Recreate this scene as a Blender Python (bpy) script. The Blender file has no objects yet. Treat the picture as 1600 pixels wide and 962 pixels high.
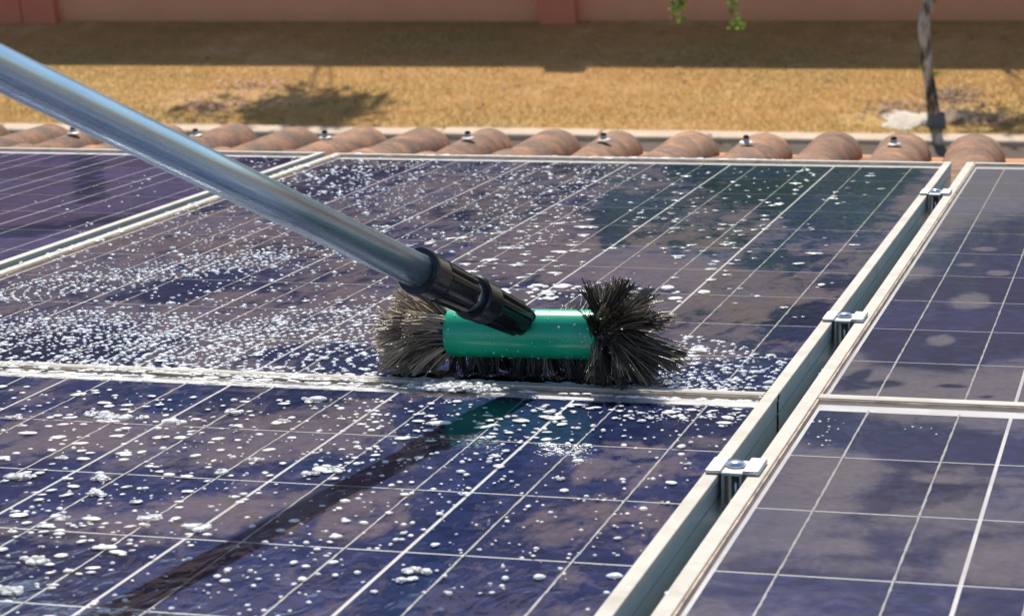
import bpy, bmesh, math, random
import numpy as np
from mathutils import Vector, Matrix, Quaternion

R = math.radians
SC = bpy.context.scene
COL = SC.collection
rng = np.random.default_rng(7)
random.seed(7)

# ------------------------------------------------------------------ camera
# The roof plane is the panels' glass plane: x to the right, y down the slope (away), z off the glass.
TILT = R(10.0)
M3 = Matrix.Rotation(-TILT, 3, 'X')                       # roof frame -> world
CAM_R = Matrix(((0.9641844403, 0.2575442875, -0.0633979892),
                (0.0309504594, -0.3466457683, -0.9374853494),
                (-0.2634206410, 0.9019465900, -0.3422015702)))   # rows: right, down, forward (world)
CAM_C = Vector((0.33094379, -3.46273944, 1.06573728))
FPX = 3737.93                                             # focal length in photo pixels (1600 wide)
GZ = CAM_C.z - 4.02                                       # garden level
cam_d = bpy.data.cameras.new('camera')
cam = bpy.data.objects.new('camera', cam_d); COL.objects.link(cam)
cr, cd, cf = CAM_R[0], CAM_R[1], CAM_R[2]
cam.matrix_world = Matrix(((cr.x, -cd.x, -cf.x, CAM_C.x), (cr.y, -cd.y, -cf.y, CAM_C.y),
                           (cr.z, -cd.z, -cf.z, CAM_C.z), (0, 0, 0, 1)))
cam_d.sensor_width = 36.0; cam_d.lens = FPX / 1600 * 36.0
cam_d.clip_start = 0.05; cam_d.clip_end = 2000
cam_d.dof.use_dof = True; cam_d.dof.focus_distance = 2.25; cam_d.dof.aperture_fstop = 20
SC.camera = cam

# ------------------------------------------------------------------ sky, sun, exposure
SUN = (M3 @ Vector((-0.23, 0.65, 1.0))).normalized()
SUN_EL = math.asin(SUN.z); SUN_ROT = math.atan2(SUN.x, SUN.y)
w = bpy.data.worlds.new('World'); SC.world = w; w.use_nodes = True
nt = w.node_tree
sky = nt.nodes.new('ShaderNodeTexSky'); sky.sky_type = 'NISHITA'; sky.sun_disc = False
sky.sun_elevation = SUN_EL; sky.sun_rotation = SUN_ROT; sky.air_density = 1.0; sky.dust_density = 0.6
nt.links.new(sky.outputs[0], nt.nodes['Background'].inputs[0])
nt.nodes['Background'].inputs[1].default_value = 0.12
ld = bpy.data.lights.new('sun', 'SUN'); ld.energy = 4.6; ld.angle = R(0.53); ld.color = (1.0, 0.94, 0.84)
lo = bpy.data.objects.new('sun', ld); COL.objects.link(lo)
lo.rotation_euler = SUN.to_track_quat('Z', 'Y').to_euler(); lo.location = (0, 0, 30)
SC.view_settings.view_transform = 'Standard'; SC.view_settings.look = 'None'
SC.view_settings.exposure = 0.3; SC.view_settings.gamma = 1.0

# ------------------------------------------------------------------ helpers
def tag(o, label=None, cat=None, group=None, kind=None):
    if label: o['label'] = label
    if cat: o['category'] = cat
    if group: o['group'] = group
    if kind: o['kind'] = kind
    return o

def link(name, data, parent=None):
    o = bpy.data.objects.new(name, data); COL.objects.link(o)
    if parent is not None: o.parent = parent
    return o

def on_roof(x, y, z=0.0): return M3 @ Vector((x, y, z))   # roof coordinates -> world

def roof_empty(name, x, y, z=0.0):                        # an Empty lying in the roof frame
    e = link(name, None); e.empty_display_size = 0.05
    e.location = on_roof(x, y, z); e.rotation_euler = (-TILT, 0, 0)
    return e

def ray(px, py):
    return (cr * ((px - 800) / FPX) + cd * ((py - 481) / FPX) + cf)
M3T = M3.transposed()
CAM_P = M3T @ CAM_C
def at(px, py, z=0.0):                                    # measured photo point -> roof coordinates
    d = M3T @ ray(px, py); t = (z - CAM_P.z) / d.z
    p = CAM_P + d * t
    return (p.x, p.y)
def ground_at(px, py):
    d = ray(px, py); t = (GZ - CAM_C.z) / d.z
    return CAM_C + d * t

def np_mesh(name, V, F, mats, smooth=False, sizes=None):
    """V (n,3) array, F (m,k) array of equal-size faces"""
    me = bpy.data.meshes.new(name)
    V = np.asarray(V, dtype=np.float32); F = np.asarray(F, dtype=np.int32)
    me.vertices.add(len(V)); me.vertices.foreach_set('co', V.ravel())
    k = F.shape[1]
    me.loops.add(F.size); me.loops.foreach_set('vertex_index', F.ravel())
    me.polygons.add(len(F)); me.polygons.foreach_set('loop_start', np.arange(len(F), dtype=np.int32) * k)
    me.polygons.foreach_set('loop_total', np.full(len(F), k, dtype=np.int32))
    if smooth: me.polygons.foreach_set('use_smooth', np.ones(len(F), dtype=bool))
    me.update(calc_edges=True); me.validate()
    for m in (mats if isinstance(mats, (list, tuple)) else [mats]): me.materials.append(m)
    return me

def bm_mesh(name, bm, mat, smooth=False):
    me = bpy.data.meshes.new(name); bmesh.ops.recalc_face_normals(bm, faces=bm.faces)
    if smooth:
        for f in bm.faces: f.smooth = True
    bm.to_mesh(me); bm.free()
    if mat: me.materials.append(mat)
    return me

def add_box(bm, x0, x1, y0, y1, z0, z1, bev=0.0, seg=1):
    r = bmesh.ops.create_cube(bm, size=1.0)
    vs = r['verts']
    for v in vs:
        v.co = Vector((x0 + (v.co.x + .5) * (x1 - x0), y0 + (v.co.y + .5) * (y1 - y0), z0 + (v.co.z + .5) * (z1 - z0)))
    if bev:
        es = list({e for v in vs for e in v.link_edges})
        bmesh.ops.bevel(bm, geom=es, offset=bev, segments=seg, profile=.5, affect='EDGES', clamp_overlap=True)

def box_mesh(name, dims, mat, bev=0.0, seg=1):
    bm = bmesh.new(); add_box(bm, *dims, bev, seg); return bm_mesh(name, bm, mat)

def add_lathe(bm, prof, n=32, mtx=None, cap=True, radial=None):
    """prof: (r, z) list; radial(a, r, z)->r for ribs"""
    rings = []
    for r, z in prof:
        ring = []
        for i in range(n):
            a = 2 * math.pi * i / n
            rr = radial(a, r, z) if radial else r
            p = Vector((rr * math.cos(a), rr * math.sin(a), z))
            ring.append(bm.verts.new(mtx @ p if mtx else p))
        rings.append(ring)
    for a, b in zip(rings, rings[1:]):
        for i in range(n):
            j = (i + 1) % n
            bm.faces.new((a[i], a[j], b[j], b[i]))
    if cap:
        bm.faces.new(list(reversed(rings[0]))); bm.faces.new(rings[-1])
    return rings

def tube_arrays(path, radii, n=8):
    """tapered tube along path -> V, F (quads)"""
    P = np.asarray(path, float); V = []
    T = np.gradient(P, axis=0); T /= np.linalg.norm(T, axis=1)[:, None] + 1e-12
    ref = np.array([0.3, 0.2, 0.9]); 
    for p, t, r in zip(P, T, radii):
        a = np.cross(t, ref); a /= np.linalg.norm(a) + 1e-9; b = np.cross(t, a)
        an = np.linspace(0, 2 * np.pi, n, endpoint=False)
        V.append(p + r * (np.cos(an)[:, None] * a + np.sin(an)[:, None] * b))
    V = np.concatenate(V); F = []
    for k in range(len(P) - 1):
        for i in range(n):
            j = (i + 1) % n
            F.append((k * n + i, k * n + j, (k + 1) * n + j, (k + 1) * n + i))
    return V, np.array(F)

def merge(parts):
    Vs, Fs, o = [], [], 0
    for V, F in parts:
        Vs.append(V); Fs.append(np.asarray(F) + o); o += len(V)
    return np.concatenate(Vs), np.concatenate(Fs)

# ------------------------------------------------------------------ node helpers / materials
class N:
    def __init__(s, name):
        s.m = bpy.data.materials.new(name); s.m.use_nodes = True; s.t = s.m.node_tree
        s.b = s.t.nodes['Principled BSDF']; s.out = s.t.nodes['Material Output']
    def n(s, typ, **kw):
        nd = s.t.nodes.new(typ)
        for k, v in kw.items():
            if k == 'inp':
                for a, b in v.items(): nd.inputs[a].default_value = b
            else: setattr(nd, k, v)
        return nd
    def l(s, a, b): s.t.links.new(a, b); return b
    def coord(s, kind='Object', scale=(1, 1, 1), loc=(0, 0, 0)):
        tc = s.n('ShaderNodeTexCoord'); mp = s.n('ShaderNodeMapping')
        mp.inputs['Scale'].default_value = scale; mp.inputs['Location'].default_value = loc
        s.l(tc.outputs[kind], mp.inputs[0]); return mp.outputs[0]
    def noise(s, co, scale, detail=4, rough=.55, dist=0.0):
        nd = s.n('ShaderNodeTexNoise', inp={'Scale': scale, 'Detail': detail, 'Roughness': rough, 'Distortion': dist})
        if co is not None: s.l(co, nd.inputs['Vector'])
        return nd.outputs['Fac']
    def vor(s, co, scale, out='Distance', feature='F1'):
        nd = s.n('ShaderNodeTexVoronoi', feature=feature, inp={'Scale': scale})
        if co is not None: s.l(co, nd.inputs['Vector'])
        return nd.outputs[out]
    def ramp(s, fac, stops, interp='LINEAR'):
        nd = s.n('ShaderNodeValToRGB'); cr_ = nd.color_ramp; cr_.interpolation = interp
        while len(cr_.elements) < len(stops): cr_.elements.new(.5)
        for e, (p, c) in zip(cr_.elements, stops):
            e.position = p; e.color = (c, c, c, 1) if isinstance(c, (int, float)) else (*c, 1)
        s.l(fac, nd.inputs[0]); return nd.outputs[0]
    def math(s, op, a, b=None, clamp=False):
        nd = s.n('ShaderNodeMath', operation=op, use_clamp=clamp)
        for i, v in enumerate((a, b)):
            if v is None: continue
            if isinstance(v, (int, float)): nd.inputs[i].default_value = v
            else: s.l(v, nd.inputs[i])
        return nd.outputs[0]
    def mix(s, fac, a, b, mode='MIX'):
        nd = s.n('ShaderNodeMix', data_type='RGBA', blend_type=mode)
        for k, v in (('Factor', fac), ('A', a), ('B', b)):
            i = {'Factor': 0, 'A': 6, 'B': 7}[k]
            if isinstance(v, (int, float)): nd.inputs[i].default_value = v
            elif isinstance(v, tuple): nd.inputs[i].default_value = (*v, 1)
            else: s.l(v, nd.inputs[i])
        return nd.outputs[2]
    def bump(s, h, strength=.3, dist=.01):
        nd = s.n('ShaderNodeBump', inp={'Strength': strength, 'Distance': dist}); s.l(h, nd.inputs['Height']); return nd.outputs[0]
    def set(s, **kw):
        for k, v in kw.items():
            k = k.replace('_', ' ')
            k = {'Color': 'Base Color', 'IOR': 'IOR', 'Spec': 'Specular IOR Level'}.get(k, k)
            i = s.b.inputs[k]
            if isinstance(v, (int, float)): i.default_value = v
            elif isinstance(v, tuple): i.default_value = (*v, 1) if (len(v) == 3 and i.type == 'RGBA') else v
            else: s.l(v, i)
        return s.m

def simple(name, col, rough=.6, metal=0.0, var=.25, scale=30, bump=0.0, bscale=None, bdist=.002, spec=.5):
    g = N(name); co = g.coord()
    n1 = g.noise(co, scale, 5)
    f = g.ramp(n1, [(.3, 1 - var), (.7, 1 + var * .5)])
    c = g.mix(1.0, tuple(col), f, 'MULTIPLY')
    kw = dict(Color=c, Roughness=rough, Metallic=metal, Spec=spec)
    if bump: kw['Normal'] = g.bump(g.noise(co, bscale or scale * 3, 6), bump, bdist)
    return g.set(**kw)

# aluminium frame: pale anodised metal, chalky water marks and a little brown dirt
g = N('frame_aluminium'); co = g.coord()
n1 = g.noise(co, 22, 6, .6); n2 = g.noise(g.coord(scale=(1, .12, 1)), 130, 4)
c = g.ramp(n1, [(.3, (.45, .42, .355)), (.55, (.56, .53, .465)), (.75, (.51, .49, .44))])
sp = g.ramp(g.noise(co, 60, 6, .72), [(.54, 0.0), (.70, .6)])
c = g.mix(sp, c, (.62, .52, .42))
MAT_FRAME = g.set(Color=c, Metallic=0.0, Spec=.10, Roughness=g.ramp(n2, [(.3, .60), (.7, .75)]), Normal=g.bump(n2, .05, .001))
g = N('frame_side_shade'); co = g.coord()  # frame sides: bluish shade put into the colour, plus a few stains
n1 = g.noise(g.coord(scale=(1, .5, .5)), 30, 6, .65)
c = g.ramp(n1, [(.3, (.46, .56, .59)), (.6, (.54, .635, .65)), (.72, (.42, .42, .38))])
MAT_SIDE_SHADE = g.set(Color=c, Metallic=.40, Roughness=.42, Normal=g.bump(n1, .1, .001))
MAT_CLAMP = simple('clamp_aluminium', (.60, .59, .56), .45, .55, .25, 60, .12, 300)
MAT_STEEL = simple('stainless_steel', (.72, .74, .77), .16, 1.0, .1, 80, .03, 300)
MAT_RAIL = simple('rail_aluminium', (.55, .57, .58), .4, .8, .2, 20)
MAT_GROOVE = simple('groove_dirt', (.55, .40, .29), .9, 0, .6, 35, .4, 120)
MAT_BACK = simple('white_backsheet', (.76, .77, .78), .45, 0, .06, 40)
# polycrystalline cell: blue silicon grains, each cell its own shade
g = N('silicon_cell'); co = g.coord(scale=(1, 1, 1))
oi = g.n('ShaderNodeObjectInfo')
off = g.n('ShaderNodeVectorMath', operation='MULTIPLY_ADD')
g.l(oi.outputs['Location'], off.inputs[0]); off.inputs[1].default_value = (3.1, 3.1, 3.1)
g.l(co, off.inputs[2])
v = g.n('ShaderNodeTexVoronoi', inp={'Scale': 95.0}); g.l(off.outputs[0], v.inputs['Vector'])
gray = g.n('ShaderNodeSeparateColor'); g.l(v.outputs['Color'], gray.inputs[0])
grain = g.ramp(gray.outputs[0], [(0, (.018, .028, .080)), (.5, (.024, .036, .106)), (1, (.032, .047, .132))])
tint = g.ramp(oi.outputs['Random'], [(0, .72), (1, 1.22)])
c = g.mix(1.0, grain, tint, 'MULTIPLY')
MAT_CELL = g.set(Color=c, Roughness=.6, Spec=0.0)
MAT_RIBBON = simple('busbar_ribbon', (.50, .51, .53), .38, .55, .30, 140)

def glass_material(name, dust_amt, ripple, streak, seed, fine_amp, hues, floor=0.0):
    """thin clear cover: Fresnel reflection over a see-through pane, dried mud film where the attribute says dry"""
    g = N(name); t = g.t; t.nodes.remove(g.b)
    co = g.coord(loc=(seed, seed * .7, 0))
    at_ = g.n('ShaderNodeAttribute', attribute_name='film')
    nz = g.noise(co, 16, 6, .6, 1.0)
    co2 = g.coord(scale=(1.0, .42, 1), loc=(seed * 2, 0, 0))
    rot = g.n('ShaderNodeMapping'); rot.inputs['Rotation'].default_value = (0, 0, R(12)); g.l(co2, rot.inputs[0])
    ns = g.noise(rot.outputs[0], 30, 5, .62, .8)
    fld = g.math('ADD', at_.outputs['Fac'], g.math('MULTIPLY', g.math('SUBTRACT', nz, .5), .55))
    fld = g.math('ADD', fld, g.math('MULTIPLY', g.math('SUBTRACT', ns, .5), streak))
    fld = g.math('ADD', fld, g.math('MULTIPLY', g.math('SUBTRACT', g.noise(g.coord(scale=(1, .6, 1), loc=(seed, 4, 0)), 95, 5, .7, .5), .5), fine_amp))
    film = g.ramp(fld, [(.38, floor), (.47, max(.42, floor)), (.54, .72), (.66, .9), (.9, 1.0)])
    fine = g.ramp(g.noise(co, 190, 4, .7), [(.25, .72), (.75, 1.15)])
    hue = g.ramp(g.noise(co, 6.5, 5, .65), [(.32, hues[0]), (.52, hues[1]), (.72, hues[2])])
    dust = g.n('ShaderNodeBsdfDiffuse'); g.l(g.mix(1.0, hue, fine, 'MULTIPLY'), dust.inputs[0])
    tr = g.n('ShaderNodeBsdfTransparent')
    gl = g.n('ShaderNodeBsdfGlossy')
    g.l(g.ramp(film, [(0, .025), (1, .09)]), gl.inputs['Roughness'])
    h1 = g.noise(g.coord(scale=(1, .5, 1), loc=(seed, 1, 0)), 46, 3, .5, .6)
    bp = g.n('ShaderNodeBump', inp={'Strength': ripple, 'Distance': .004}); g.l(h1, bp.inputs['Height'])
    g.l(bp.outputs[0], gl.inputs['Normal'])
    fr = g.n('ShaderNodeFresnel', inp={'IOR': 1.47})
    base = g.n('ShaderNodeMixShader'); g.l(g.math('MULTIPLY', film, dust_amt), base.inputs[0])
    g.l(tr.outputs[0], base.inputs[1]); g.l(dust.outputs[0], base.inputs[2])
    top = g.n('ShaderNodeMixShader'); g.l(g.math('MULTIPLY', fr.outputs[0], g.ramp(film, [(0, 1.0), (.4, .62), (1, .42)])), top.inputs[0])
    g.l(base.outputs[0], top.inputs[1]); g.l(gl.outputs[0], top.inputs[2])
    g.l(top.outputs[0], g.out.inputs[0])
    return g.m
MAT_GLASS_WET = glass_material('wet_glass', .29, .20, .85, 3.0, .42, ((.36, .295, .275), (.44, .315, .235), (.33, .285, .285)))
MAT_GLASS_DRY = glass_material('dusty_glass', .34, .05, .22, 11.0, .14, ((.38, .335, .335), (.42, .355, .325), (.36, .325, .35)), .22)
MAT_GLASS_SIDE = glass_material('rinsed_glass', .21, .10, .30, 19.0, .10, ((.34, .225, .32), (.37, .235, .30), (.28, .225, .36)))

# soap foam
g = N('soap_foam'); co = g.coord()
vv = g.vor(co, 700); hh = g.ramp(vv, [(0, 1.0), (.6, 0.0)])
fc = g.ramp(g.noise(co, 60, 3), [(.3, (.82, .85, .88)), (.7, (.92, .92, .91))])
g.set(Color=fc, Roughness=.4, Spec=.35, Normal=g.bump(hh, .2, .0005), Subsurface_Weight=1.0, Subsurface_Radius=(1.0, 1.0, 1.0), Subsurface_Scale=.006)
def thin(g, lo_, hi_, scale):
    tp = g.n('ShaderNodeBsdfTransparent'); mx = g.n('ShaderNodeMixShader')
    g.l(g.ramp(g.noise(g.coord(), scale, 3, .6), [(.36, lo_), (.62, hi_)]), mx.inputs[0])
    g.l(tp.outputs[0], mx.inputs[1]); g.l(g.b.outputs[0], mx.inputs[2]); g.l(mx.outputs[0], g.out.inputs[0]); return g.m
MAT_FOAM = thin(g, .55, .98, 170)
g = N('soapy_droplet'); co = g.coord()
g.set(Color=(.84, .89, .95), Roughness=.18, Spec=.6, Subsurface_Weight=.6, Subsurface_Radius=(1.0, 1.0, 1.0), Subsurface_Scale=.004)
MAT_DROP = thin(g, .45, .88, 130)
# brush
g = N('green_plastic'); co = g.coord()
MAT_GREEN = g.set(Color=g.ramp(g.noise(co, 40, 4), [(.3, (.006, .36, .19)), (.7, (.012, .44, .235))]), Roughness=.24,
                  Normal=g.bump(g.noise(co, 55, 3), .10, .002), Coat_Weight=.4, Coat_Roughness=.08)
MAT_BLACK = simple('black_plastic', (.014, .014, .016), .22, 0, .3, 60, .08, 200)
MAT_NAVY = simple('dark_rubber', (.012, .018, .03), .4, 0, .3, 60)
g = N('pole_aluminium'); co = g.coord(scale=(1, 1, .03))
n1 = g.noise(co, 260, 4, .6); n2 = g.noise(g.coord(scale=(1, 1, .3)), 60, 5, .65)
MAT_POLE = g.set(Color=g.ramp(n2, [(.3, (.42, .57, .69)), (.7, (.52, .66, .77))]), Metallic=.88,
                 Roughness=g.ramp(n1, [(.3, .24), (.7, .33)]), Normal=g.bump(n1, .03, .0004))
def bristle_mat(name, stops, rough):
    g = N(name); a = g.n('ShaderNodeAttribute', attribute_name='tint')
    return g.set(Color=g.ramp(a.outputs['Fac'], stops), Roughness=rough, Spec=.6)
MAT_TAN = bristle_mat('tan_bristle', [(0, (.09, .07, .05)), (.5, (.31, .24, .16)), (1, (.55, .44, .31))], .42)
MAT_DARK = bristle_mat('wet_dark_bristle', [(0, (.014, .013, .012)), (.5, (.070, .055, .040)), (.8, (.19, .145, .10)), (1, (.42, .33, .23))], .30)

# ------------------------------------------------------------------ ground, path, kerb, lawn
def ground_sheet(name, x0, x1, y0, y1, z, mat, nx=1, ny=1, bumpy=0.0):
    xs = np.linspace(x0, x1, nx + 1); ys = np.linspace(y0, y1, ny + 1)
    X, Y = np.meshgrid(xs, ys); Z = np.full_like(X, z)
    if bumpy: Z += bumpy * (np.sin(X * 2.3 + np.sin(Y * 3.1)) * np.cos(Y * 2.7 + X * .6))
    V = np.stack([X, Y, Z], -1).reshape(-1, 3); F = []
    for j in range(ny):
        for i in range(nx):
            a = j * (nx + 1) + i; F.append((a, a + 1, a + nx + 2, a + nx + 1))
    return tag(link(name, np_mesh(name, V, F, mat)), kind='structure')

MAT_SOIL = simple('dry_soil', (.22, .15, .09), .95, 0, .4, 1.4, .4, 9, .03)
ground_sheet('ground', -450, 450, -300, 600, GZ - .06, MAT_SOIL)
g = N('dark_paving'); co = g.coord()
MAT_PATH = g.set(Color=g.ramp(g.noise(co, 5, 6, .65), [(.3, (.065, .043, .028)), (.7, (.125, .082, .054))]), Roughness=.9,
                 Normal=g.bump(g.noise(co, 60, 5), .3, .01))
KY0, KY1 = 10.02, 10.17
ground_sheet('path', -40, 30, 3.4, KY0, GZ + .0, MAT_PATH)
g = N('dry_lawn_soil'); co = g.coord()
n1 = g.noise(co, 1.6, 6, .6); n2 = g.noise(co, 14, 6, .65)
c = g.ramp(g.math('ADD', g.math('MULTIPLY', n1, .5), g.math('MULTIPLY', n2, .5)),
           [(.34, (.46, .29, .12)), (.5, (.54, .335, .135)), (.66, (.60, .41, .19))])
MAT_LAWN = g.set(Color=c, Roughness=.95, Spec=.1, Normal=g.bump(n2, .6, .03))
ground_sheet('lawn', -40, 30, KY1 - .02, 13.2, GZ, MAT_LAWN, 70, 12)
bm = bmesh.new()
x = -14.0
g = N('pale_kerb_concrete'); co = g.coord()
MAT_KERB = g.set(Color=g.ramp(g.noise(co, 6, 6, .65), [(.3, (.52, .39, .28)), (.7, (.68, .53, .39))]), Roughness=.9,
                 Normal=g.bump(g.noise(co, 40, 5), .4, .01))
kerb = tag(link('kerb', None), kind='structure')
kerb.location = (0, KY0, GZ)
k_me = box_mesh('kerb_stone', (.004, .996, 0, KY1 - KY0, -.08, .028), MAT_KERB, .012, 2)
for i in range(16):
    o = link('kerb_stone', k_me, kerb); o.location = (-12 + i, random.uniform(-.004, .004), random.uniform(-.004, .004))

def leaf_mat(name, cols, transl=.35):
    g = N(name); a = g.n('ShaderNodeAttribute', attribute_name='tint')
    c = g.ramp(a.outputs['Fac'], cols)
    g.set(Color=c, Roughness=.5, Spec=.3)
    tl = g.n('ShaderNodeBsdfTranslucent'); g.l(c, tl.inputs[0])
    mx = g.n('ShaderNodeMixShader', inp={0: transl}); g.l(g.b.outputs[0], mx.inputs[1]); g.l(tl.outputs[0], mx.inputs[2])
    g.l(mx.outputs[0], g.out.inputs[0]); return g.m
# grass blades, countless: one object
def lawn_tint(x, y):
    t = .5 + .30 * np.sin(x * 1.9 + 1.3 * np.sin(y * 2.1)) * np.cos(y * 1.7 - x * .8) + .16 * np.sin(x * 7.1 + y * 5.3 + 2 * np.sin(x * 3.3)) * np.sin(y * 9.1 - x * 2.2) \
        + .16 * np.sin(x * 17.0 + 2.5 * np.sin(y * 11)) * np.sin(y * 23.0 + 2 * np.sin(x * 9))
    green = np.exp(-((y - 10.45) / .35) ** 2) * (.55 + .45 * np.sin(x * 2.7)) * np.clip((-1.2 - x) / 2.5, 0, 1)
    return t, green
bare = [(*ground_at(365, 157).xy, .62, .30), (*ground_at(1410, 187).xy, .42, .20), (*ground_at(1500, 180).xy, .36, .26)]
nb = 260000
bx = rng.uniform(-10.2, 1.6, nb); by = rng.uniform(KY1 + .0, 13.02, nb)
keep = np.ones(nb, bool)
for (cx, cy, rx, ry) in bare:
    d = ((bx - cx) / rx) ** 2 + ((by - cy) / ry) ** 2
    keep &= (d > 1.0) | (rng.random(nb) < .18 + .6 * np.clip(d, 0, 1) ** 2)
bx, by = bx[keep], by[keep]; nb = len(bx)
hgt = rng.uniform(.008, .021, nb) * (.75 + .5 * lawn_tint(bx, by)[0]); an = rng.uniform(0, 2 * np.pi, nb); wd = rng.uniform(.0018, .0036, nb)
lean = rng.normal(0, .7, (nb, 2)) * hgt[:, None]
V = np.zeros((nb, 3, 3))
V[:, 0] = np.stack([bx - np.cos(an) * wd, by - np.sin(an) * wd, np.full(nb, GZ - .002)], 1)
V[:, 1] = np.stack([bx + np.cos(an) * wd, by + np.sin(an) * wd, np.full(nb, GZ - .002)], 1)
V[:, 2] = np.stack([bx + lean[:, 0], by + lean[:, 1], GZ + hgt], 1)
MAT_GRASS = leaf_mat('dry_grass', [(0, (.19, .165, .045)), (.3, (.37, .27, .08)), (.55, (.53, .325, .115)), (.8, (.64, .39, .16)), (1, (.76, .56, .31))], .40)
me = np_mesh('grass', V.reshape(-1, 3), np.arange(nb * 3).reshape(-1, 3), MAT_GRASS)
t_, g_ = lawn_tint(bx, by)
tt = np.clip(.60 + .95 * (t_ - .5) + rng.normal(0, .05, nb) - .55 * g_ * rng.random(nb) ** .5, 0, 1)
me.attributes.new('tint', 'FLOAT', 'POINT').data.foreach_set('value', np.repeat(tt, 3).astype(np.float32))
tag(link('grass', me), 'short dry golden grass over the lawn strip below the wall', 'grass', kind='stuff')

# fallen leaves
def litter(name, spots, n, cols, label, size=(.010, .024)):
    Vs, tints = [], []
    for _ in range(n):
        cx, cy, rx, ry = spots[rng.integers(len(spots))]
        p = np.array([cx + rng.normal() * rx * .5, cy + rng.normal() * ry * .5, GZ + rng.uniform(.006, .018)])
        a = rng.uniform(0, 6.28); s = rng.uniform(*size); u = np.array([np.cos(a), np.sin(a), rng.normal() * .2]) * s
        q = np.array([-np.sin(a), np.cos(a), rng.normal() * .2]) * s * .45
        Vs += [p - u, p + q, p + u, p - q]; tints += [rng.random()] * 4
    g = N(name + '_leaf'); a = g.n('ShaderNodeAttribute', attribute_name='tint')
    m = g.set(Color=g.ramp(a.outputs['Fac'], cols), Roughness=.8)
    me = np_mesh(name, np.array(Vs), np.arange(len(Vs)).reshape(-1, 4), m)
    me.attributes.new('tint', 'FLOAT', 'POINT').data.foreach_set('value', np.array(tints, np.float32))
    return tag(link(name, me), label, 'leaf litter', kind='stuff')
litter('leaf_litter', [(*ground_at(355, 158).xy, .55, .26), (*ground_at(400, 135).xy, .28, .16), (*ground_at(320, 168).xy, .3, .12)], 620,
       [(0, (.40, .20, .11)), (.5, (.54, .29, .165)), (1, (.66, .42, .27))], 'reddish brown fallen leaves scattered on the bare patch left of the lawn')
litter('leaf_litter', [(*ground_at(1500, 172).xy, .26, .3), (*ground_at(1540, 190).xy, .25, .12), (*ground_at(1400, 172).xy, .22, .2), (*ground_at(1490, 150).xy, .2, .2)], 900,
       [(0, (.10, .055, .035)), (.5, (.26, .15, .09)), (1, (.46, .30, .19))], 'dark brown fallen leaves heaped round the young tree')

litter('leaf_litter', [(rng.uniform(-8.5, .5), rng.uniform(10.3, 12.7), .25, .2) for _ in range(60)], 420,
       [(0, (.10, .06, .03)), (.6, (.30, .19, .10)), (1, (.62, .50, .34))], 'odd dead leaves and chips strewn thinly over the whole dry lawn', (.010, .026))
# pale heap of sand at the young tree
def heap(name, px, py, rx, ry, h, mat, label, cat):
    c = ground_at(px, py); n, rings = 26, 6; V = [(0, 0, h)]; F = []
    for k in range(1, rings + 1):
        r = k / rings
        for i in range(n):
            a = 2 * math.pi * i / n; wob = 1 + .22 * math.sin(3 * a + 1) + .12 * math.sin(7 * a)
            V.append((rx * r * wob * math.cos(a), ry * r * wob * math.sin(a), h * (1 - r ** 1.6) + random.uniform(-.004, .004) + .004))
    bm = bmesh.new(); vs = [bm.verts.new(v) for v in V]
    for i in range(n): bm.faces.new((vs[0], vs[1 + i], vs[1 + (i + 1) % n]))
    for k in range(rings - 1):
        for i in range(n):
            a = 1 + k * n; j = (i + 1) % n
            bm.faces.new((vs[a + i], vs[a + n + i], vs[a + n + j], vs[a + j]))
    o = link(name, bm_mesh(name, bm, mat, True)); o.location = (c.x, c.y, GZ)
    return tag(o, label, cat)
MAT_SAND = simple('pale_sand', (.64, .56, .45), .95, 0, .3, 18, .5, 60, .02)
heap('sand_heap', 1422, 188, .19, .19, .018, MAT_SAND, 'pale heap of sand at the foot of the young tree', 'sand heap')
MAT_EARTH = simple('reddish_earth', (.42, .29, .18), .95, 0, .4, 16, .5, 50, .02)
heap('earth_heap', 1492, 182, .13, .14, .03, MAT_EARTH, 'small brown earth heap right of the young tree trunk', 'earth heap')

# ------------------------------------------------------------------ boundary wall
WY = 13.0; WH = 1.36
def wall_mat(name, c0, c1, stain):
    g = N(name); co = g.coord()
    n1 = g.noise(co, 1.3, 5, .6); n2 = g.noise(g.coord(scale=(1, 1, .25)), 5, 5)
    c = g.ramp(n1, [(.3, c0), (.7, c1)])
    sep = g.n('ShaderNodeSeparateXYZ'); g.l(co, sep.inputs[0])
    low = g.ramp(g.math('ADD', sep.outputs[2], g.math('MULTIPLY', n2, .12)), [(.08, .55), (.17, 0.0)])
    c = g.mix(low, c, stain)
    return g.set(Color=c, Roughness=.92, Spec=.2, Normal=g.bump(g.noise(co, 55, 5, .6), .35, .008))
MAT_WALL = wall_mat('salmon_render', (.70, .325, .185), (.76, .37, .215), (.56, .29, .15))
MAT_PILLAR = wall_mat('red_render', (.62, .205, .125), (.67, .23, .14), (.54, .22, .13))
MAT_COPING = simple('coping_render', (.52, .27, .19), .9, 0, .2, 6, .2, 40)
wall = tag(link('boundary_wall', None), 'low salmon rendered wall with darker red pillars behind the dry lawn', 'wall')
wall.location = (-4, WY, GZ)
PX = [-8.07, -3.97, .13]
edges = [-26] + PX + [18]
for a, b in zip(edges, edges[1:]):
    link('wall_panel', box_mesh('wall_panel', (a + 4 + .1, b + 4 - .1, 0, .15, -.1, WH - .05), MAT_WALL), wall)
link('coping', box_mesh('coping', (-22, 22, -.03, .18, WH - .047, WH), MAT_COPING, .008), wall)
for k, px in enumerate(PX):
    w2 = .137
    link('pillar', box_mesh('pillar', (px + 4 - w2, px + 4 + w2, -.085, .2, -.1, WH + .075), MAT_PILLAR, .006), wall)
link('pillar', box_mesh('pillar', (PX[0] + 4 - .44, PX[0] + 4 - .147, -.075, .2, -.1, WH + .075), MAT_PILLAR, .006), wall)

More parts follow.
